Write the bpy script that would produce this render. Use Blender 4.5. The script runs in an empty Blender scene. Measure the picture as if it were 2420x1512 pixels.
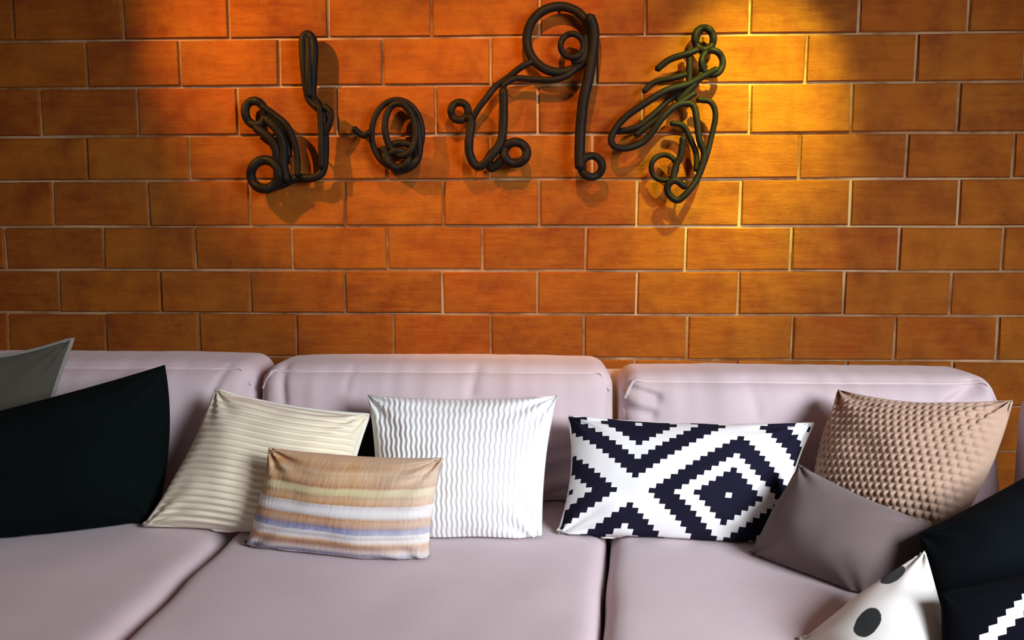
import bpy, bmesh, math, random
from mathutils import Vector, Euler, noise, Matrix
from mathutils.bvhtree import BVHTree

random.seed(7)
scene = bpy.context.scene
COL = scene.collection

# ------------------------------------------------------------------ camera
F, CX, CY = 1899.0, 1210.0, 756.0          # focal length in pixels of the 2420x1512 frame
DIST, EYE = 2.5, 1.17                      # metres from the brick wall, eye height
cam_d = bpy.data.cameras.new('camera')
cam_d.sensor_width = 36.0
cam_d.lens = 36.0 * F / 2420.0
cam = bpy.data.objects.new('camera', cam_d)
cam.location = (0, -DIST, EYE)
cam.rotation_euler = (math.radians(90 - 5.75), 0, math.radians(2.1))
COL.objects.link(cam)
scene.camera = cam
CROT = Euler(cam.rotation_euler).to_matrix()
CPOS = Vector(cam.location)

# ------------------------------------------------------------------ exposure, ambient fill, lights
scene.view_settings.view_transform = 'Standard'
scene.view_settings.look = 'None'
scene.view_settings.exposure = 0.0
scene.view_settings.gamma = 1.0
scene.view_settings.use_curve_mapping = False
scene.cycles.use_denoising = True

world = bpy.data.worlds.new('warm_ambient_fill')
scene.world = world
world.use_nodes = True
bg = world.node_tree.nodes['Background']
bg.inputs['Color'].default_value = (1.0, 0.88, 0.76, 1)  # warm ambient fill added in place of bounce from the unseen room
bg.inputs['Strength'].default_value = 0.11

def area(name, loc, target, sx, sy, power, color):
    d = bpy.data.lights.new(name, 'AREA')
    d.shape = 'RECTANGLE'; d.size = sx; d.size_y = sy
    d.energy = power; d.color = color
    o = bpy.data.objects.new(name, d)
    o.location = loc
    o.rotation_euler = (Vector(target) - Vector(loc)).to_track_quat('-Z', 'Y').to_euler()
    COL.objects.link(o)
    return o

def spot(name, loc, target, power, color, size, blend, radius):
    d = bpy.data.lights.new(name, 'SPOT')
    d.energy = power; d.color = color
    d.spot_size = math.radians(size); d.spot_blend = blend
    d.shadow_soft_size = radius
    o = bpy.data.objects.new(name, d)
    o.location = loc
    o.rotation_euler = (Vector(target) - Vector(loc)).to_track_quat('-Z', 'Y').to_euler()
    COL.objects.link(o)
    return o

win = area('window_daylight', (2.1, -2.75, 1.75), (0.40, -0.75, 0.50), 1.3, 1.2, 53, (0.86, 0.92, 1.0))
win.data.spread = math.radians(98)        # beam narrowed on purpose to keep light off the top of the wall
spot('ceiling_spot_left', (-1.62, -0.90, 2.45), (-0.68, 0, 1.62), 210, (1.0, 0.45, 0.06), 44, 1.0, 0.02)
spot('ceiling_spot_middle', (-0.02, -0.95, 2.45), (-0.02, 0, 1.46), 90, (1.0, 0.45, 0.06), 58, 1.0, 0.02)
spot('ceiling_spot_right', (0.72, -0.80, 2.45), (0.62, 0, 1.52), 285, (0.92, 1.0, 0.07), 36, 1.0, 0.02)

# ------------------------------------------------------------------ pixel helpers (measure the photograph)
def ray(px, py):
    return CROT @ Vector(((px - CX) / F, -(py - CY) / F, -1.0))

def W(px, py, y=0.0):
    """point seen at pixel (px, py) on the plane y = const"""
    d = ray(px, py)
    return CPOS + d * ((y - CPOS.y) / d.y)

def SEAT(px, py, z=0.45):
    d = ray(px, py)
    return CPOS + d * ((z - CPOS.z) / d.z)

def PX(p):
    q = CROT.transposed() @ (Vector(p) - CPOS)
    return CX + F * q.x / -q.z, CY - F * q.y / -q.z

# ------------------------------------------------------------------ object helpers
def tag(o, label=None, cat=None, group=None, kind=None):
    if label: o['label'] = label
    if cat: o['category'] = cat
    if group: o['group'] = group
    if kind: o['kind'] = kind
    return o

def empty(name, loc, rz=0.0):
    o = bpy.data.objects.new(name, None)
    o.location = loc; o.rotation_euler = (0, 0, rz)
    o.empty_display_size = 0.05
    COL.objects.link(o)
    return o

def link_mesh(name, me, mat=None, parent=None, smooth=True):
    if mat is not None and not me.materials:
        me.materials.append(mat)
    if smooth:
        me.polygons.foreach_set('use_smooth', [True] * len(me.polygons))
    o = bpy.data.objects.new(name, me)
    COL.objects.link(o)
    if parent is not None:
        o.parent = parent
        o.matrix_parent_inverse = world_of(parent).inverted()
    return o

def world_of(o):
    m = Matrix.LocRotScale(o.location, o.rotation_euler, o.scale)
    if o.parent is not None:
        m = world_of(o.parent) @ o.matrix_parent_inverse @ m
    return m

def from_data(name, verts, faces, mat, parent=None, smooth=True):
    me = bpy.data.meshes.new(name)
    me.from_pydata([tuple(v) for v in verts], [], faces)
    me.update()
    return link_mesh(name, me, mat, parent, smooth)

def catmull(pts, closed=False, n=8):
    pts = [Vector(p) for p in pts]
    out = []
    m = len(pts)
    segs = m if closed else m - 1
    for i in range(segs):
        if closed:
            p0, p1, p2, p3 = pts[(i - 1) % m], pts[i], pts[(i + 1) % m], pts[(i + 2) % m]
        else:
            p0 = pts[i - 1] if i > 0 else pts[0] * 2 - pts[1]
            p1, p2 = pts[i], pts[i + 1]
            p3 = pts[i + 2] if i + 2 < m else pts[-1] * 2 - pts[-2]
        for k in range(n):
            t = k / n
            out.append(0.5 * ((2 * p1) + (p2 - p0) * t + (2 * p0 - 5 * p1 + 4 * p2 - p3) * t * t
                              + (3 * p1 - p0 - 3 * p2 + p3) * t ** 3))
    if not closed:
        out.append(pts[-1].copy())
    return out

def tube_data(path, r, closed=False, sides=8):
    """tube along path with parallel transported frames; rounded ends"""
    path = [Vector(p) for p in path]
    n = len(path)
    tang = []
    for i in range(n):
        a = path[(i - 1) % n] if (closed or i > 0) else path[i]
        b = path[(i + 1) % n] if (closed or i < n - 1) else path[i]
        t = b - a
        tang.append(t.normalized() if t.length > 1e-9 else Vector((1, 0, 0)))
    up = Vector((0, 1, 0)) if abs(tang[0].y) < 0.9 else Vector((1, 0, 0))
    nrm = (up - tang[0] * up.dot(tang[0])).normalized()
    verts, faces = [], []
    rad = (lambda i: r) if not callable(r) else r
    for i in range(n):
        nrm = (nrm - tang[i] * nrm.dot(tang[i]))
        nrm = nrm.normalized() if nrm.length > 1e-6 else tang[i].orthogonal().normalized()
        bi = tang[i].cross(nrm)
        for k in range(sides):
            a = 2 * math.pi * k / sides
            verts.append(path[i] + (nrm * math.cos(a) + bi * math.sin(a)) * rad(i))
    rings = n if closed else n - 1
    for i in range(rings):
        j = (i + 1) % n
        for k in range(sides):
            k2 = (k + 1) % sides
            faces.append((i * sides + k, i * sides + k2, j * sides + k2, j * sides + k))
    if not closed:
        c0 = len(verts); verts.append(path[0] - tang[0] * rad(0) * 0.7)
        c1 = len(verts); verts.append(path[-1] + tang[-1] * rad(n - 1) * 0.7)
        for k in range(sides):
            k2 = (k + 1) % sides
            faces.append((c0, k2, k))
            faces.append((c1, (n - 1) * sides + k, (n - 1) * sides + k2))
    return verts, faces

# ------------------------------------------------------------------ materials
class NT:
    def __init__(self, name):
        self.m = bpy.data.materials.new(name)
        self.m.use_nodes = True
        self.t = self.m.node_tree
        self.b = self.t.nodes['Principled BSDF']
    def n(self, kind, **kw):
        o = self.t.nodes.new(kind)
        for k, v in kw.items():
            setattr(o, k, v)
        return o
    def l(self, a, b):
        self.t.links.new(a, b)
    def put(self, sock, v):
        if isinstance(v, bpy.types.NodeSocket):
            self.l(v, sock)
        else:
            sock.default_value = v
    def math(self, op, a, b=0.0, c=0.0):
        o = self.n('ShaderNodeMath', operation=op)
        self.put(o.inputs[0], a); self.put(o.inputs[1], b)
        if op in ('MULTIPLY_ADD', 'COMPARE', 'WRAP', 'SMOOTH_MIN'):
            self.put(o.inputs[2], c)
        return o.outputs[0]
    def mix(self, fac, a, b, blend='MIX'):
        o = self.n('ShaderNodeMix', data_type='RGBA', blend_type=blend)
        self.put(o.inputs[0], fac)
        for s, v in ((o.inputs[6], a), (o.inputs[7], b)):
            if isinstance(v, tuple): v = (*v[:3], 1.0)
            self.put(s, v)
        return o.outputs[2]
    def noise(self, vec, scale, detail=3, rough=0.55):
        o = self.n('ShaderNodeTexNoise')
        if vec is not None: self.l(vec, o.inputs['Vector'])
        o.inputs['Scale'].default_value = scale
        o.inputs['Detail'].default_value = detail
        o.inputs['Roughness'].default_value = rough
        return o.outputs['Fac']
    def ramp(self, fac, stops, mode='LINEAR'):
        o = self.n('ShaderNodeValToRGB')
        self.l(fac, o.inputs[0])
        cr = o.color_ramp
        cr.interpolation = mode
        while len(cr.elements) < len(stops): cr.elements.new(0.5)
        for e, (p, c) in zip(cr.elements, stops):
            e.position = p
            e.color = (*c, 1.0) if isinstance(c, tuple) else (c, c, c, 1.0)
        return o.outputs[0]
    def bump(self, h, strength, dist=0.002):
        o = self.n('ShaderNodeBump')
        self.l(h, o.inputs['Height'])
        o.inputs['Strength'].default_value = strength
        o.inputs['Distance'].default_value = dist
        self.l(o.outputs[0], self.b.inputs['Normal'])
    def coord(self, which='Object'):
        return self.n('ShaderNodeTexCoord').outputs[which]
    def pos(self):
        return self.n('ShaderNodeNewGeometry').outputs['Position']
    def uv(self):
        o = self.n('ShaderNodeSeparateXYZ')
        self.l(self.coord('UV'), o.inputs[0])
        return o.outputs[0], o.outputs[1]
    def out(self, color, rough=0.9, sheen=0.0, spec=0.3):
        self.put(self.b.inputs['Base Color'], (*color, 1.0) if isinstance(color, tuple) else color)
        self.b.inputs['Roughness'].default_value = rough
        self.b.inputs['Specular IOR Level'].default_value = spec
        self.b.inputs['Sheen Weight'].default_value = sheen
        return self.m

def fabric(name, color, dark=0.86, weave=420, bump=0.25, sheen=0.15, blotch=5):
    m = NT(name)
    p = m.pos()
    f = m.noise(p, weave, 2)
    g = m.noise(p, blotch, 3)
    c = m.mix(m.ramp(g, [(0.35, 0.0), (0.7, 1.0)]), tuple(x * dark for x in color), color)
    m.bump(f, bump, 0.0015)
    return m.out(c, 0.95, sheen, 0.08)

def make_brick_mat():
    m = NT('terracotta_brick')
    p = m.pos()
    rnd = m.n('ShaderNodeObjectInfo').outputs['Random']
    base = m.ramp(rnd, [(0.0, (0.165, 0.037, 0.006)), (0.15, (0.27, 0.070, 0.007)), (0.4, (0.23, 0.052, 0.006)),
                        (0.6, (0.30, 0.082, 0.007)), (0.8, (0.25, 0.047, 0.007)), (1.0, (0.28, 0.074, 0.007))])
    # horizontal drag marks of the wire-cut clay
    mp = m.n('ShaderNodeMapping'); mp.inputs['Scale'].default_value = (1.2, 1.2, 9.0)
    m.l(p, mp.inputs[0])
    streak = m.noise(mp.outputs[0], 6.0, 5, 0.65)
    blot = m.noise(p, 7.0, 4, 0.6)
    c = m.mix(m.ramp(streak, [(0.35, 0.0), (0.68, 0.55)]), base, (0.36, 0.115, 0.014))
    c = m.mix(m.ramp(blot, [(0.42, 0.0), (0.68, 0.75)]), c, (0.14, 0.028, 0.007))
    blot2 = m.noise(p, 3.4, 5, 0.7)
    c = m.mix(m.ramp(blot2, [(0.46, 0.0), (0.66, 0.5)]), c, (0.37, 0.128, 0.013))
    fine = m.noise(p, 160, 3)
    h = m.math('MULTIPLY_ADD', streak, 2.0, fine)
    m.bump(h, 0.55, 0.003)
    return m.out(c, 0.9, 0.0, 0.10)

def make_mortar_mat():
    m = NT('mortar')
    p = m.pos()
    c = m.mix(m.ramp(m.noise(p, 2.2, 5, 0.7), [(0.40, 0.0), (0.62, 1.0)]), (0.19, 0.07, 0.02), (0.48, 0.31, 0.18))
    m.bump(m.noise(p, 210, 3), 0.5, 0.002)
    return m.out(c, 0.95, 0.0, 0.15)

BRICK = make_brick_mat()
MORTAR = make_mortar_mat()
PLASTER = fabric('painted_plaster', (0.62, 0.56, 0.50), 0.95, 90, 0.1, 0.0)
FLOOR = fabric('floor_screed', (0.30, 0.24, 0.20), 0.8, 60, 0.1, 0.0)
SOFA = fabric('sofa_fabric', (0.66, 0.53, 0.555), 0.93, 380, 0.25, 0.2)
SOFA_PIPE = fabric('sofa_piping', (0.70, 0.57, 0.57), 0.95, 380, 0.2, 0.2)
WOOD = fabric('dark_wood', (0.06, 0.035, 0.02), 0.7, 60, 0.1, 0.0)
def make_wire_mat():
    m = NT('black_wire')
    c = m.mix(m.noise(m.pos(), 40, 3), (0.004, 0.004, 0.004), (0.014, 0.010, 0.008))
    m.b.inputs['Metallic'].default_value = 0.0
    return m.out(c, 0.55, 0.0, 0.12)
WIRE = make_wire_mat()

# ------------------------------------------------------------------ room shell
def slab(name, x0, x1, y0, y1, z0, z1, mat):
    v = [(x, y, z) for x in (x0, x1) for y in (y0, y1) for z in (z0, z1)]
    f = [(0, 1, 3, 2), (4, 6, 7, 5), (0, 4, 5, 1), (2, 3, 7, 6), (0, 2, 6, 4), (1, 5, 7, 3)]
    o = from_data(name, v, f, mat, None, False)
    o['kind'] = 'structure'
    return o

slab('floor', -2.9, 2.5, -4.8, 0.12, -0.06, 0.0, FLOOR)
slab('ceiling', -2.9, 2.5, -2.6, 0.12, 2.75, 2.83, PLASTER)
slab('wall_left', -2.9, -2.8, -2.6, 0.12, 0.0, 2.75, PLASTER)
slab('wall_right', 2.4, 2.5, -2.6, 0.12, 0.0, 2.75, PLASTER)
wall = slab('wall_back', -2.8, 2.4, 0.006, 0.12, 0.0, 2.75, MORTAR)
wall['label'] = 'wall of large orange terracotta bricks behind the sofa'

# bricks: one bevelled unit block in four slightly different shapes, scaled to each size
def unit_brick(seed):
    rnd = random.Random(seed)
    bx, bz, by = 0.012, 0.026, 0.12
    def ring(y, ix, iz):
        w, h = 0.5 - ix, 0.5 - iz
        return [(-w, y, -h), (w, y, -h), (w, y, h), (-w, y, h)]
    # front plate split 3x1 so that its face is not perfectly flat
    v, f = [], []
    v += ring(0.5, 0, 0) + ring(-0.5 + by, 0, 0) + ring(-0.5, bx, bz)
    for i in (0, 1):
        a, b = i * 4, i * 4 + 4
        for k in range(4):
            k2 = (k + 1) % 4
            f.append((a + k, a + k2, b + k2, b + k))
    c = len(v)
    v.append((rnd.uniform(-.2, .2), -0.5 - 0.03 * rnd.random(), rnd.uniform(-.2, .2)))
    for k in range(4):
        f.append((8 + k, 8 + (k + 1) % 4, c))
    v = [(x + rnd.uniform(-.005, .005), y, z + rnd.uniform(-.010, .010)) for x, y, z in v]
    me = bpy.data.meshes.new('brick')
    me.from_pydata(v, [], f); me.update()
    bm = bmesh.new(); bm.from_mesh(me)
    bmesh.ops.recalc_face_normals(bm, faces=bm.faces)
    bm.to_mesh(me); bm.free()
    me.materials.append(BRICK)
    return me
UNITS = [unit_brick(s) for s in range(4)]

# course boundaries (pixels at the left / right edge of the photograph) and vertical joints of each course
courses = [
    (-12, -42, [30, 290, 540, 775, 1020, 1275, 1525, 1772, 2030, 2290]),
    (98, 76, [205, 425, 660, 905, 1160, 1408, 1655, 1905, 2165]),
    (208, 194, [95, 325, 562, 795, 1030, 1271, 1518, 1772, 2012, 2265]),
    (320, 317, [205, 447, 680, 915, 1158, 1400, 1645, 1890, 2143]),
    (424, 426, [125, 350, 590, 815, 1048, 1275, 1505, 1750, 2010, 2266]),
    (534, 537, [12, 245, 460, 690, 915, 1140, 1385, 1620, 1870, 2125]),
    (636, 643, [140, 380, 592, 815, 1045, 1270, 1505, 1745, 1995, 2248]),
    (736, 750, [20, 250, 470, 700, 930, 1160, 1380, 1625, 1873, 2115]),
    (838, 857, [120, 350, 585, 810, 1040, 1270, 1500, 1740, 2000, 2250]),
]
def zline(i):
    a, b, _ = courses[i]
    pa, pb = W(0, a), W(2400, b)
    return (pa.z + pb.z) / 2
zl = [zline(i) for i in range(len(courses))]
rows = [(zl[i], zl[i + 1], [W(x, (courses[i][0] + courses[i + 1][0]) / 2).x for x in courses[i][2]])
        for i in range(len(courses) - 1)]
pitch_z = 0.142
rows.append((zl[-1], zl[-1] - pitch_z, [W(x, 890).x for x in courses[-1][2]]))
top, low = rows[0][0], rows[-1][1]
for k in range(1, 6):                       # courses above the frame, and below behind the sofa
    src = rows[1 if k % 2 else 0][2]
    rows.append((top + k * pitch_z, top + (k - 1) * pitch_z, list(src)))
for k in range(0, 2):
    rows.append((low - k * pitch_z, low - (k + 1) * pitch_z, list(rows[7 if k % 2 == 0 else 8][2])))
nb = 0
for z1, z0, js in rows:
    js = sorted(js)
    step = (js[-1] - js[0]) / (len(js) - 1)
    while js[0] > -2.8: js.insert(0, js[0] - step)
    while js[-1] < 2.4: js.append(js[-1] + step)
    if z1 > 2.74: continue
    for a, b in zip(js[:-1], js[1:]):
        a, b = max(a, -2.797), min(b, 2.397)
        if nb >= 298 or b - a < 0.04: continue
        g = 0.0036
        o = bpy.data.objects.new('brick', random.choice(UNITS))
        o.scale = ((b - a) - 2 * g, 0.05, (z1 - z0) - 2 * g)
        o.location = ((a + b) / 2, 0.025 - random.uniform(-0.0015, 0.003), (z0 + z1) / 2 + random.uniform(-.001, .001))
        o.rotation_euler = (random.uniform(-.008, .008), random.uniform(-.004, .004), random.uniform(-.005, .005))
        COL.objects.link(o)
        o.parent = wall
        nb += 1

# ------------------------------------------------------------------ sofa
def rbox(x0, x1, y0, y1, z0, z1, r, bulge=(0, 0, 0), n=(18, 10, 8), shear=None, seed=0, wr=0.0, wscale=6.0):
    """soft rounded box; bulge = how far front (-y), top (+z) and sides swell; shear(p) moves a point"""
    nx, ny, nz = n
    c = Vector(((x0 + x1) / 2, (y0 + y1) / 2, (z0 + z1) / 2))
    h = Vector(((x1 - x0) / 2, (y1 - y0) / 2, (z1 - z0) / 2))
    idx, verts, faces = {}, [], []
    def place(i, j, k):
        key = (i, j, k)
        if key in idx: return idx[key]
        s, t, w = 2 * i / nx - 1, 2 * j / ny - 1, 2 * k / nz - 1
        # denser near edges
        def ss(a): return math.sin(a * math.pi / 2) * 0.65 + a * 0.35
        s, t, w = ss(s), ss(t), ss(w)
        p = Vector((s * h.x, t * h.y, w * h.z))
        q = Vector((max(-h.x + r, min(h.x - r, p.x)), max(-h.y + r, min(h.y - r, p.y)), max(-h.z + r, min(h.z - r, p.z))))
        d = p - q
        if d.length > 1e-9:
            p = q + d.normalized() * r
        fs, ft, fw = (1 - s * s), (1 - t * t), (1 - w * w)
        if t < 0: p.y -= bulge[0] * (-t) * (fs * fw) ** 0.6
        if w > 0: p.z += bulge[1] * w * (fs * ft) ** 0.6
        p.x += bulge[2] * s * (ft * fw) ** 0.6
        p += c
        if wr:
            q = p * wscale + Vector((seed * 3.1, seed * 1.7, 0))
            p += Vector((noise.noise(q), noise.noise(q + Vector((9, 0, 0))), noise.noise(q + Vector((0, 9, 0))))) * wr
        if shear: p = shear(p)
        idx[key] = len(verts); verts.append(p)
        return idx[key]
    for j in range(ny):
        for i in range(nx):
            faces.append((place(i, j, 0), place(i, j + 1, 0), place(i + 1, j + 1, 0), place(i + 1, j, 0)))
            faces.append((place(i, j, nz), place(i + 1, j, nz), place(i + 1, j + 1, nz), place(i, j + 1, nz)))
    for k in range(nz):
        for i in range(nx):
            faces.append((place(i, 0, k), place(i + 1, 0, k), place(i + 1, 0, k + 1), place(i, 0, k + 1)))
            faces.append((place(i, ny, k), place(i, ny, k + 1), place(i + 1, ny, k + 1), place(i + 1, ny, k)))
        for j in range(ny):
            faces.append((place(0, j, k), place(0, j, k + 1), place(0, j + 1, k + 1), place(0, j + 1, k)))
            faces.append((place(nx, j, k), place(nx, j + 1, k), place(nx, j + 1, k + 1), place(nx, j, k + 1)))
    return verts, faces

SX0, SX1 = -1.80, 1.25                       # inner faces of the two arms
def bvh_of(o):
    m = world_of(o)
    return BVHTree.FromPolygons([m @ v.co for v in o.data.vertices], [p.vertices[:] for p in o.data.polygons])
def push_out(p, solids, gap):
    """soft things give way: move a point that is inside a solid out through the side that faces the sitter"""
    for bvh, d, most in solids:
        hit, nor, _i, dist = bvh.ray_cast(p - d * gap, d, most)
        if hit is not None and nor.dot(d) > 0:
            p = p + d * max(0.0, dist)
    return p
sofa = empty('sofa', (0, -0.75, 0))
tag(sofa, 'long pinkish grey upholstered sofa with low back cushions against the brick wall', 'sofa')
SOLIDS = []                                   # what the cushions rest against
def outward(o):
    bm = bmesh.new(); bm.from_mesh(o.data)
    bmesh.ops.recalc_face_normals(bm, faces=bm.faces)
    bm.to_mesh(o.data); bm.free()
def spart(name, data, mat=SOFA, parent=sofa, smooth=True):
    o = from_data(name, data[0], data[1], mat, parent, smooth)
    outward(o)
    if name in ('seat_cushion', 'back_cushion', 'arm'):
        d = {'seat_cushion': (0, 0, 1), 'back_cushion': (0, -1, 0.0), 'arm': (-1, 0, 0)}[name]
        SOLIDS.append((bvh_of(o), Vector(d), 0.16))
    return o

spart('base', rbox(SX0 - 0.2, SX1 + 0.22, -1.42, -0.03, 0.10, 0.29, 0.02, n=(10, 8, 4)))
spart('back_frame', rbox(SX0 - 0.02, 1.225, -0.13, -0.03, 0.28, 0.775, 0.03, n=(14, 6, 8)))
arm = spart('arm', rbox(SX1 + 0.003, SX1 + 0.23, -1.46, -0.335, 0.28, 0.778, 0.06, (0.01, 0.01, 0.0), n=(8, 16, 8)))
spart('arm', rbox(SX0 - 0.2, SX0 - 0.003, -1.46, -0.12, 0.28, 0.765, 0.06, (0.01, 0.01, 0.0), n=(8, 16, 8)))
for lx in (SX0 - 0.1, SX1 + 0.12, -0.25):
    for ly in (-1.32, -0.14):
        spart('leg', tube_data([(lx, ly, 0.0), (lx, ly, 0.05), (lx, ly, 0.105)], lambda i: (0.018, 0.022, 0.026)[i], False, 12), WOOD)

xs0, xs1 = -0.775, 0.142                      # seams between the seat cushions
def rightseam(p):                             # the right seam runs slightly askew
    t = max(0.0, min(1.0, (p.y + 0.5) / -0.6))
    w = max(0.0, 1 - abs(p.x - 0.19) / 0.5)
    return Vector((p.x - 0.070 * t * w, p.y, p.z))
seat_z = 0.447
def seat(x0, x1, seed):
    return spart('seat_cushion', rbox(x0, x1, -1.40, -0.22, 0.292, seat_z, 0.045, (0.012, 0.008, 0.0),
                 n=(34, 34, 8), shear=rightseam, seed=seed, wr=0.005, wscale=7))
seats = [seat(SX0 + 0.004, xs0 - 0.004, 1), seat(xs0 + 0.004, xs1 + 0.03, 2), seat(xs1 + 0.038, SX1 - 0.003, 3)]

# back cushions, leaning back a little
def lean(p):
    k = (p.z - seat_z) * 0.20
    return Vector((p.x, p.y + k, p.z))
CREASES = {5: [((1270, 1092), (1380, 1060), .016, .013), ((1270, 1140), (1380, 1108), .018, .013), ((1268, 1195), (1378, 1168), .016, .013),
               ((1320, 1120), (1322, 1180), .060, .060), ((640, 880), (655, 965), .010, .012), ((812, 880), (806, 930), .006, .010), ((1120, 880), (1108, 940), .008, .011)],
           6: [((1466, 925), (1560, 952), .018, .013), ((1468, 975), (1548, 992), .014, .013), ((2270, 968), (2352, 928), .022, .016), ((1790, 920), (1800, 985), .006, .014)],
           4: [((575, 880), (540, 975), .012, .014), ((500, 885), (470, 960), .008, .012), ((590, 900), (600, 960), .010, .010)]}
def crumple(seed, amount):
    segs = [(W(*a, -0.43), W(*b, -0.43), d, w) for a, b, d, w in CREASES[seed]]
    def fn(p):
        p = lean(p)
        a = noise.noise(Vector((p.x * 9 + seed, p.z * 2.0, seed)))
        b = noise.noise(Vector((p.x * 3.3, p.z * 4.0, seed * 2.0)))
        front = max(0.0, min(1.0, (-0.20 - p.y) / 0.12))
        fine = noise.noise(Vector((p.x * 24, p.z * 3.0, seed * 4.0))) * max(0.0, min(1.0, (p.z - 0.66) / 0.1))
        dent = 0.0
        for s0, s1, d, w in segs:
            e = Vector((s1.x - s0.x, s1.z - s0.z)); q = Vector((p.x - s0.x, p.z - s0.z))
            t = max(0.0, min(1.0, q.dot(e) / e.length_squared))
            dent += d * math.exp(-((q - e * t).length / w) ** 2)
        return p + Vector((0, (dent - amount * (a * 0.6 + b + 0.35 * fine)) * front, amount * (0.35 * b + 0.12 * fine)))
    return fn
def bcush(x0, x1, ztop, seed, amount):
    o = spart('back_cushion', rbox(x0, x1, -0.415, -0.165, seat_z + 0.002, ztop, 0.055, (0.035, 0.010, 0.0),
              n=(130, 12, 46), shear=crumple(seed, amount), seed=seed))
    pts = []
    for k in range(41):
        s = k / 40
        x = x0 + 0.035 + (x1 - x0 - 0.07) * s
        p = crumple(seed, amount)(Vector((x, -0.415 + 0.015, ztop - 0.015)))
        pts.append(p)
    a = crumple(seed, amount)(Vector((x0 + 0.012, -0.40, ztop - 0.06)))
    b = crumple(seed, amount)(Vector((x1 - 0.012, -0.40, ztop - 0.06)))
    v, f = tube_data(catmull([a] + pts + [b], False, 2), 0.0045, False, 6)
    from_data('piping', v, f, SOFA_PIPE, o)
    return o
xb0 = W(609, 900, -0.32).x
xb1 = W(1457, 900, -0.32).x
bcush(SX0 + 0.01, xb0 - 0.008, 0.828, 4, 0.012)
bcush(xb0 + 0.008, xb1 - 0.009, 0.822, 5, 0.012)
bcush(xb1 + 0.009, W(2352, 950, -0.32).x, 0.800, 6, 0.014)

# ------------------------------------------------------------------ scatter cushions
def cushion_surface(c, thick, pinch, flat=2.4):
    TL, TR, BR, BL = c
    ps, pt = pinch if isinstance(pinch, tuple) else (pinch, pinch)
    e = ((TR - TL) + (BR - BL)).normalized()
    g = ((TL - BL) + (TR - BR)).normalized()
    nrm = e.cross(g).normalized()
    if nrm.dot(CPOS - TL) < 0: nrm = -nrm
    def fn(u, v, side, extra=0.0):
        s, t = 2 * u - 1, 2 * v - 1            # v = 0 at the top edge
        s2 = s * (1 - ps * (1 - t * t)); t2 = t * (1 - pt * (1 - s * s))
        uu, vv = (s2 + 1) / 2, (t2 + 1) / 2
        p = (TL * (1 - uu) + TR * uu) * (1 - vv) + (BL * (1 - uu) + BR * uu) * vv
        a = max(0.0, 1 - abs(s) ** flat); b = max(0.0, 1 - abs(t) ** flat)
        h = thick * 0.5 * (a * b) ** 0.55
        if side < 0: h *= 0.55
        return p + nrm * side * (h + extra * min(1.0, 6 * a * b))
    return fn, nrm

def uv_at(fn, px, py):
    best = None
    for i in range(81):
        for j in range(81):
            x, y = PX(fn(i / 80, j / 80, 1))
            d = (x - px) ** 2 + (y - py) ** 2
            if best is None or d < best[0]: best = (d, i / 80, j / 80)
    return best[1], best[2]

def cushion(name, label, corners, thick, mat, pinch=0.07, n=(48, 40), ribs=None, seed=0, wr=0.006,
            piping=None, pr=0.004, group='scatter cushions along the sofa', backmat=None):
    c = [W(*q) for q in corners]
    fn, nrm = cushion_surface(c, thick, pinch)
    nu, nv = n
    def param(k, m):
        a = 2 * k / m - 1
        return (math.sin(a * math.pi / 2) * 0.6 + a * 0.4 + 1) / 2
    base = (c[0] + c[1] + c[2] + c[3]) / 4
    base.z = min(q.z for q in c)
    verts, uvs, faces, idx = [], [], [], {}
    def vid(i, j, side):
        edge = i in (0, nu) or j in (0, nv)
        key = (i, j, 1 if edge else side)
        if key in idx: return idx[key]
        u, v = param(i, nu), param(j, nv)
        p = fn(u, v, side, ribs(u, v) if (ribs and not edge) else 0.0)
        if wr:
            q = p * 7 + Vector((seed * 5.3, seed, 0))
            w = noise.noise(q) + 0.5 * noise.noise(q * 2.3)
            # creases that run in from the corners
            s, t = 2 * u - 1, 2 * v - 1
            ang = math.atan2(1 - abs(t), 1 - abs(s))
            cor = max(0.0, (abs(s) * abs(t)) ** 1.5)
            w += 1.1 * cor * math.sin(ang * 11 + seed)
            k = 0.25 if edge else 1.0
            p = p + nrm * side * w * wr * k
        p = push_out(p, SOLIDS, 0.006)
        idx[key] = len(verts); verts.append(p - base); uvs.append((u, 1 - v))
        return idx[key]
    mats = []
    for side in (1, -1):
        for i in range(nu):
            for j in range(nv):
                q = [vid(i, j, side), vid(i, j + 1, side), vid(i + 1, j + 1, side), vid(i + 1, j, side)]
                faces.append(q if side > 0 else q[::-1])
                mats.append(0 if side > 0 else 1)
    me = bpy.data.meshes.new(name)
    me.from_pydata([tuple(v) for v in verts], [], faces)
    uvl = me.uv_layers.new(name='UVMap')
    for lo in me.loops:
        uvl.data[lo.index].uv = uvs[lo.vertex_index]
    me.materials.append(mat)
    me.materials.append(backmat or mat)
    me.polygons.foreach_set('material_index', mats)
    me.update()
    o = link_mesh(name, me)
    o.location = base
    tag(o, label, 'cushion', group)
    outward(o)
    if piping:
        m = 28
        per = [(k / m, 0) for k in range(m)] + [(1, k / m) for k in range(m)] + [(1 - k / m, 1) for k in range(m)] + [(0, 1 - k / m) for k in range(m)]
        path = [push_out(fn(u, v, 1), SOLIDS, 0.008 + pr) for u, v in per]
        v, f = tube_data(path, pr, True, 6)
        from_data('piping', v, f, piping, o)
    SOLIDS.append((bvh_of(o), nrm, 0.22))
    return o, fn

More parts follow.
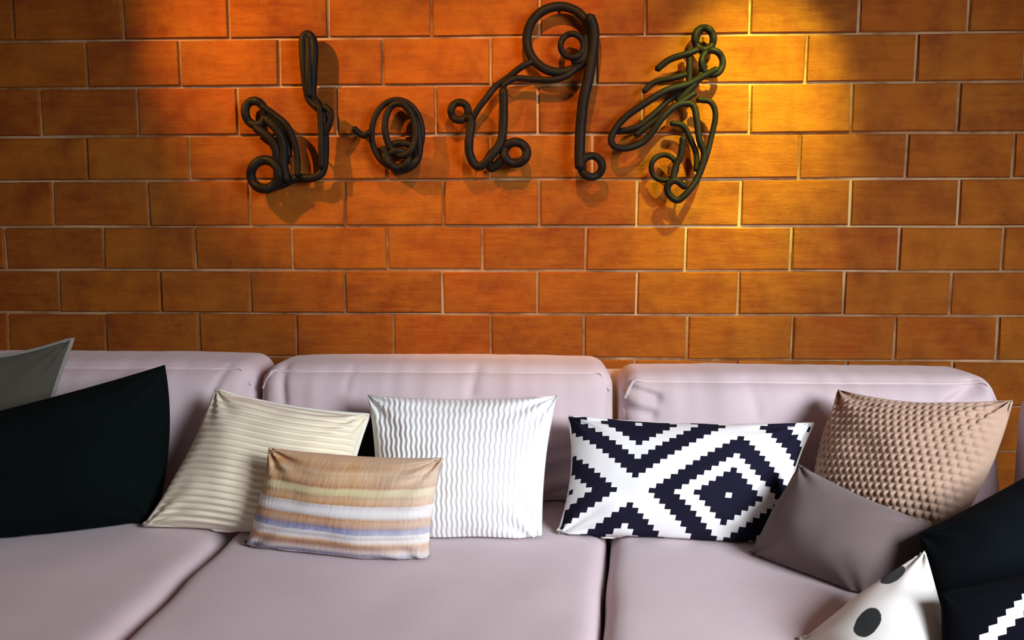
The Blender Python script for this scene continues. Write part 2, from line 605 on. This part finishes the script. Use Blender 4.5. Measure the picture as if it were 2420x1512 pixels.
BLACK = fabric('black_cotton', (0.003, 0.006, 0.006), 0.7, 420, 0.25, 0.0)
BLACK2 = fabric('black_velvet', (0.003, 0.005, 0.007), 0.7, 420, 0.25, 0.0)
GAP_DARK = fabric('dark_gap_fill', (0.02, 0.022, 0.022), 0.8, 420, 0.25, 0.05)
GREY = fabric('olive_grey_linen', (0.095, 0.088, 0.068), 0.85, 300, 0.3, 0.1)
MAUVE = fabric('mauve_cotton', (0.18, 0.135, 0.13), 0.9, 380, 0.25, 0.15)
CREAM = fabric('cream_ribbed_cotton', (0.92, 0.84, 0.66), 0.9, 300, 0.2, 0.1)
WHITE = fabric('white_knit', (0.88, 0.88, 0.87), 0.95, 300, 0.2, 0.1)
TAN = fabric('tan_knit', (0.52, 0.345, 0.25), 0.85, 260, 0.3, 0.15)
CREAM_PIPE = fabric('cream_piping', (0.88, 0.85, 0.78), 0.95, 300, 0.1, 0.1)

# olive grey, at the far left behind the black one
cushion('scatter_cushion', 'olive grey cushion standing up behind the black cushion at the left end',
        [(-180, 846, -0.43), (172, 800, -0.385), (62, 1222, -0.45), (-175, 1282, -0.49)], 0.13, GREY, 0.10, seed=1,
        piping=fabric('grey_piping', (0.30, 0.29, 0.26), 0.9, 300, 0.1, 0.1), pr=0.006)
# black at the left
cushion('scatter_cushion', 'large plain black cushion on the left seat, one corner pointing up',
        [(-250, 1030, -0.66), (390, 862, -0.45), (366, 1240, -0.55), (-250, 1322, -0.72)], 0.24, BLACK, (-0.075, 0.04), seed=2, wr=0.008)
# dark cushion shape added to fill the gap, only a sliver shows
cushion('scatter_cushion', 'added dark cushion shape in the gap behind and between the cream ribbed and white knitted ones',
        [(735, 985, -0.425), (1010, 978, -0.415), (1005, 1235, -0.47), (735, 1240, -0.48)], 0.07, GAP_DARK, 0.03, seed=3)
# cream with horizontal ribs
def hribs(u, v):
    return 0.0045 * math.sin(2 * math.pi * (v * 21 + 0.25 * math.sin(u * 7)))
cushion('scatter_cushion', 'square cream cushion with fine horizontal ribs beside the black one on the left seat',
        [(512, 920, -0.455), (872, 980, -0.50), (810, 1296, -0.62), (340, 1245, -0.60)], 0.19, CREAM, 0.075, (64, 170), hribs, 4, 0.008,
        CREAM_PIPE, 0.005)
# white knit
def vknit(u, v):
    return 0.0019 * math.sin(2 * math.pi * (u * 34 + 0.12 * math.sin(2 * math.pi * v * 11)))
cushion('scatter_cushion', 'square white knitted cushion with wavy vertical ribs in the middle of the sofa',
        [(868, 932, -0.47), (1318, 934, -0.46), (1282, 1296, -0.62), (884, 1296, -0.63)], 0.19, WHITE, 0.06, (240, 100), vknit, 5, 0.008,
        None)

# striped lumbar cushion
def striped():
    m = NT('striped_weave')
    u, v = m.uv()
    p = m.coord('UV')
    mp = m.n('ShaderNodeMapping'); mp.inputs['Scale'].default_value = (1.0, 0.35, 1.0)
    m.l(p, mp.inputs[0])
    wob = m.noise(mp.outputs[0], 5, 3)
    vv = m.math('MULTIPLY_ADD', m.math('SUBTRACT', wob, 0.5), 0.03, v)
    tan, pale, wht, blu, pink, yel = (0.62, 0.30, 0.12), (0.76, 0.50, 0.27), (0.90, 0.87, 0.87), (0.30, 0.31, 0.52), (0.58, 0.35, 0.26), (0.78, 0.64, 0.34)
    st = [(0.0, (0.50, 0.40, 0.36)), (0.10, (0.55, 0.46, 0.42)), (0.13, blu), (0.17, (0.60, 0.52, 0.50)), (0.20, pink), (0.255, tan), (0.29, wht),
          (0.345, wht), (0.36, blu), (0.40, blu), (0.415, pink), (0.48, tan), (0.51, wht), (0.60, wht), (0.615, tan), (0.68, pale),
          (0.70, yel), (0.745, yel), (0.76, tan), (0.88, pale), (0.92, tan), (1.0, pale)]
    c = m.ramp(vv, st)
    # paler towards the right hand end
    c = m.mix(m.math('MULTIPLY', m.ramp(u, [(0.55, 0.0), (1.0, 0.7)]), 0.6), c, (0.80, 0.74, 0.68))
    # loose warp threads
    mq = m.n('ShaderNodeMapping'); mq.inputs['Scale'].default_value = (60, 4, 1)
    m.l(p, mq.inputs[0])
    th = m.noise(mq.outputs[0], 1.0, 2)
    c = m.mix(m.ramp(th, [(0.40, 0.0), (0.62, 0.40)]), c, m.mix(0.5, c, (0.82, 0.76, 0.68)))
    m.bump(m.math('ADD', th, m.noise(p, 300, 2)), 0.5, 0.003)
    return m.out(c, 0.95, 0.1, 0.15)
def slubs(u, v):
    return 0.0022 * math.sin(2 * math.pi * v * 11) + 0.0007 * math.sin(2 * math.pi * (u * 40 + 0.3 * math.sin(v * 33)))
cushion('lumbar_cushion', 'small oblong cushion woven in tan, white and lavender stripes, in front of the cream one',
        [(635, 1058, -0.69), (1048, 1082, -0.755), (1018, 1352, -0.765), (572, 1306, -0.68)], 0.13, striped(), 0.055, (90, 70), slubs, 6, 0.009,
        None)

# black and white stepped pattern
def geometric(name, cu, cv, a, b, cells, stops=None):
    """stepped diamonds: centre (cu, cv), half periods a (along u) and b (along v), cells per half period"""
    m = NT(name)
    u, v = m.uv()
    def cell(x, c, per):
        q = m.math('DIVIDE', m.math('SUBTRACT', x, c), per)
        q = m.math('MULTIPLY', q, float(cells))
        q = m.math('ROUND', q)
        return m.math('DIVIDE', q, float(cells))
    x, y = cell(u, cu, a), cell(v, cv, b)
    # lattice of diamonds: reduce to the cell |x| + |y| <= 1
    s, d = m.math('ADD', x, y), m.math('SUBTRACT', x, y)
    s1 = m.math('WRAP', s, 1.0, -1.0); d1 = m.math('WRAP', d, 1.0, -1.0)
    if stops: s1, d1 = s, d                # one single diamond
    k = m.math('MAXIMUM', m.math('ABSOLUTE', s1), m.math('ABSOLUTE', d1))
    navy, white = (0.013, 0.012, 0.026), (0.88, 0.87, 0.86)
    c = m.ramp(k, stops or [(0.0, white), (0.05, navy), (0.35, white), (0.56, navy), (0.86, white)], 'CONSTANT')
    m.bump(m.noise(m.coord('UV'), 260, 2), 0.3, 0.0015)
    return m.out(c, 0.95, 0.0, 0.06)
g1 = [(1343, 984, -0.46), (1924, 1000, -0.47), (1850, 1312, -0.64), (1316, 1268, -0.60)]
fn1, _ = cushion_surface([W(*q) for q in g1], 0.17, 0.075)
c_u, c_v = uv_at(fn1, 1722, 1170); x_u, x_v = uv_at(fn1, 1497, 1160)
t_u, t_v = uv_at(fn1, 1724, 1034)
GEO1 = geometric('stepped_diamond_print', c_u, 1 - c_v, c_u - x_u, (c_v - t_v) / 0.80, 15)
cushion('scatter_cushion', 'oblong cushion with stepped black and white diamond print near the right of the sofa',
        g1, 0.17, GEO1, 0.075, (72, 50), None, 7, 0.009, CREAM_PIPE, 0.003)

# tan knit
def basket(u, v):
    a, b = u * 24, v * 20
    r = math.floor(b) % 2
    return 0.0085 * abs(math.sin(math.pi * (a + 0.5 * r))) * abs(math.sin(math.pi * b))
cushion('scatter_cushion', 'tan knitted cushion with bobbled texture leaning in the right hand corner',
        [(1985, 922, -0.44), (2394, 946, -0.70), (2232, 1300, -0.74), (1915, 1290, -0.55)], 0.27, TAN, (-0.09, 0.11), (190, 160), basket, 8, 0.010)

# mauve plain
cushion('scatter_cushion', 'plain mauve grey cushion tilted between the diamond print and the spotted cushions',
        [(1888, 1096, -0.63), (2240, 1252, -0.86), (2050, 1452, -0.92), (1768, 1322, -0.70)], 0.19, MAUVE, (0.03, 0.09), seed=9, wr=0.008)

# black at the right
cushion('scatter_cushion', 'big plain black cushion at the right edge behind the spotted cushion',
        [(2170, 1262, -0.93), (2560, 1045, -0.80), (2590, 1520, -1.06), (2210, 1570, -1.13)], 0.15, BLACK2, 0.03, seed=10)

# spotted
sp = [W(1885, 1528, -1.10), W(2188, 1306, -1.01), W(2262, 1600, -1.24), W(1990, 1800, -1.34)]
def spotted(fn):
    m = NT('spotted_canvas')
    u, v = m.uv()
    uvs = [uv_at(fn, 2052, 1472), uv_at(fn, 2112, 1352)]
    uvs[1] = (uvs[1][0] - 0.01, uvs[1][1] + 0.03)
    (u0, v0), (u1, v1) = uvs
    uvs += [(min(.95, 2 * u0 - u1 + .02), min(.95, 2 * v0 - v1)), (u0 - .30, v0 - .02), (u1 + 0.02, v1 + .80), (u0 + 0.22, v0 + .50), (u0 - .2, v0 + .4)]
    k = None
    for (a, b), r in zip(uvs, [0.105, 0.098, 0.1, 0.08, 0.09, 0.1, 0.09]):
        dx = m.math('SUBTRACT', u, a); dy = m.math('SUBTRACT', v, 1 - b)
        d = m.math('SQRT', m.math('ADD', m.math('MULTIPLY', dx, dx), m.math('MULTIPLY', dy, dy)))
        d = m.math('DIVIDE', d, r)
        k = d if k is None else m.math('MINIMUM', k, d)
    k = m.math('ADD', k, m.math('MULTIPLY', m.math('SUBTRACT', m.noise(m.coord('UV'), 9, 2), 0.5), 0.3))
    c = m.ramp(k, [(0.0, (0.015, 0.018, 0.018)), (0.94, (0.02, 0.022, 0.022)), (1.0, (0.82, 0.79, 0.74))])
    m.bump(m.noise(m.coord('UV'), 200, 2), 0.3, 0.0015)
    return m.out(c, 0.92, 0.1, 0.15)
spc = [(*PX(p), p.y) for p in sp]
fns, _ = cushion_surface(sp, 0.12, -0.02)
cushion('scatter_cushion', 'off-white cushion with big black spots in the lower right of the sofa',
        spc, 0.12, spotted(fns), -0.02, seed=11)

# second stepped print at the corner
g2 = [(2222, 1402, -1.18), (2665, 1290, -1.10), (2700, 1640, -1.30), (2212, 1720, -1.33)]
fn2, _ = cushion_surface([W(*q) for q in g2], 0.09, 0.03)
c0, c1, c2 = (Vector(uv_at(fn2, *q)) for q in ((2428, 1540), (2338, 1505), (2405, 1440)))
d1, d2 = c1 - c0, c2 - c0
det = abs(d1.x) * abs(d2.y) - abs(d2.x) * abs(d1.y)
ia = 0.45 * (abs(d2.y) - abs(d1.y)) / det; ib = 0.45 * (abs(d1.x) - abs(d2.x)) / det
GEO2 = geometric('stepped_outline_print', c0.x, 1 - c0.y, 1 / ia, 1 / ib, 18,
                 [(0.0, (0.88, 0.87, 0.86)), (0.06, (0.004, 0.004, 0.008)), (0.375, (0.80, 0.80, 0.79)), (0.53, (0.003, 0.004, 0.006))])
cushion('scatter_cushion', 'dark cushion with a stepped white stripe cut off by the lower right corner',
        g2, 0.09, GEO2, 0.03, (50, 40), None, 12, 0.003)

# ------------------------------------------------------------------ wire lettering on the wall
OFF = 0.044
def letter(label, strokes, pins):
    """strokes: (points in pixels, radius in metres, closed); every strand is a wire of its own"""
    allp = [p for s in strokes for p in s[0]]
    cx = sum(p[0] for p in allp) / len(allp); cy = sum(p[1] for p in allp) / len(allp)
    root = empty('wire_letter', W(cx, cy, 0.0))
    tag(root, label, 'wall lettering', 'black wire letters on the brick wall')
    for i, (pts, r, closed) in enumerate(strokes):
        y = -OFF - (0.007 if i % 2 else -0.004) - 0.003 * (i % 3)
        path = [W(px, py, y + 0.004 * math.sin(k * 1.7 + i)) for k, (px, py) in enumerate(pts)]
        path = catmull(path, closed, 7)
        v, f = tube_data(path, r * 1.15, closed, 8)
        from_data('wire_strand', v, f, WIRE, root)
    for px, py in pins:
        a = W(px, py, -OFF)
        v, f = tube_data([a, Vector((a.x, -0.02, a.z)), Vector((a.x, 0.004, a.z))], 0.004, False, 8)
        from_data('wall_pin', v, f, WIRE, root)
    return root

def ell(cx, cy, rx, ry, tilt=0.0, n=12, a0=0.0):
    t = math.radians(tilt)
    out = []
    for k in range(n):
        a = 2 * math.pi * k / n + a0
        x, y = rx * math.cos(a), ry * math.sin(a)
        out.append((cx + x * math.cos(t) - y * math.sin(t), cy + x * math.sin(t) + y * math.cos(t)))
    return out
def crop(pts, s, ox, oy):
    return [(x / s + ox, y / s + oy) for x, y in pts]
A = lambda *p: crop(p, 3.36, 560, 60)
B = lambda *p: crop(p, 3.024, 1020, 0)
C = lambda *p: crop(p, 3.217, 1400, 30)

letter('first wire letter from the left, with a tall looped stem and coiled hook', [
    (ell(603, 267, 23, 29, -15), 0.0115, True),
    (A((200, 640), (300, 710), (400, 800), (455, 930), (478, 1060), (480, 1190)), 0.0085, False),
    (A((150, 810), (230, 870), (300, 950), (322, 1080), (320, 1220), (270, 1290)), 0.0125, False),
    (A((230, 740), (320, 830), (368, 950), (372, 1100), (395, 1230)), 0.0125, False),
    (A((260, 690), (340, 780), (400, 900), (410, 1040)), 0.0100, False),
    (ell(626, 412, 33, 34), 0.0130, True),
    (A((250, 1285), (350, 1265), (480, 1212), (600, 1212), (675, 1165), (697, 1040), (697, 860), (685, 720), (640, 620), (600, 560), (605, 380),
       (612, 160), (575, 75), (525, 110), (530, 300), (548, 470), (575, 585), (650, 660)), 0.0110, False),
    (A((655, 640), (668, 780), (672, 960), (672, 1130)), 0.0090, False),
    (A((570, 100), (572, 260), (570, 420), (578, 560)), 0.0105, False),
    (A((690, 640), (745, 690), (735, 780), (700, 860)), 0.0085, False),
], [(603, 238), (733, 90), (766, 380), (640, 440)])

letter('second wire letter from the left, a small oval coil of several turns', [
    (ell(938, 316, 60, 80), 0.0080, True),
    (ell(946, 306, 36, 62, -6), 0.0090, True),
    (ell(948, 368, 38, 30), 0.0100, True),
    (ell(942, 376, 24, 20), 0.0100, True),
    ([(905, 350), (925, 392), (955, 402), (985, 380), (992, 340), (985, 290), (968, 262)], 0.0095, False),
    ([(836, 303), (846, 312), (860, 320), (874, 312)], 0.0085, False),
], [(940, 236), (945, 398), (840, 306)])

letter('third wire letter from the left, with a big ring atop its long leg', [
    (ell(1086, 263, 20, 21), 0.0100, True),
    (B((265, 830), (285, 880), (268, 1000), (270, 1090), (305, 1170), (355, 1185), (430, 1110), (495, 1010), (515, 850), (512, 640)), 0.0115, False),
    (B((285, 870), (330, 780), (400, 690), (450, 625), (540, 560), (640, 480), (720, 440)), 0.0085, False),
    (B((512, 640), (525, 600), (600, 560), (720, 566), (860, 570), (960, 545), (1040, 480)), 0.0080, False),
    (ell(1322, 93, 77, 78), 0.0120, True),
    (B((1130, 120), (1160, 220), (1150, 380), (1120, 560), (1085, 720), (1066, 900), (1058, 1080), (1062, 1200)), 0.0140, False),
    (B((1150, 150), (1172, 300), (1140, 470), (1100, 640), (1075, 820)), 0.0090, False),
    (ell(1352, 108, 27, 28), 0.0080, True),
    (B((1100, 260), (1105, 350), (1070, 430), (1010, 440)), 0.0095, False),
    (ell(1218, 361, 27, 25), 0.0120, True),
    (B((515, 990), (470, 1060), (410, 1130), (430, 1200), (520, 1130)), 0.0120, False),
    (ell(1398, 393, 25, 25), 0.0105, True),
], [(1322, 16), (1376, 300), (1125, 390), (1192, 215)])

letter('rightmost wire letter, slanting strands fanned like a scribbled S beside the yellow glow', [
    (ell(1664, 92, 22, 26), 0.0095, True),
    (ell(1683, 148, 25, 29), 0.0085, True),
    (C((735, 270), (738, 400), (735, 540)), 0.0085, False),
    (C((800, 280), (720, 312), (590, 355), (490, 430)), 0.0085, False),
    (C((730, 465), (600, 500), (470, 530), (390, 600)), 0.0075, False),
    (C((950, 430), (850, 480), (720, 545), (560, 592), (400, 690), (240, 805), (150, 930), (160, 1010), (260, 1030), (380, 985), (460, 900), (530, 800), (640, 705), (760, 700),
       (795, 820), (812, 960), (850, 1080), (805, 1240), (735, 1350), (650, 1425), (582, 1380), (572, 1315), (630, 1275), (705, 1325)), 0.0090, False),
    (C((720, 590), (600, 650), (480, 760), (340, 868), (190, 905)), 0.0080, False),
    (C((330, 930), (420, 860), (550, 770), (660, 690), (780, 610)), 0.0080, False),
    (C((850, 400), (820, 480), (760, 560), (650, 680)), 0.0100, False),
    (C((800, 660), (900, 680), (936, 780), (905, 940), (870, 1080), (820, 1220)), 0.0075, False),
    (C((600, 840), (690, 860), (745, 960), (790, 1080), (790, 1200)), 0.0075, False),
    (C((690, 950), (672, 1080), (630, 1180), (610, 1290)), 0.0085, False),
    (ell(1569, 396, 30, 30), 0.0070, True),
], [(1664, 68), (1600, 225), (1605, 470), (1450, 335)])
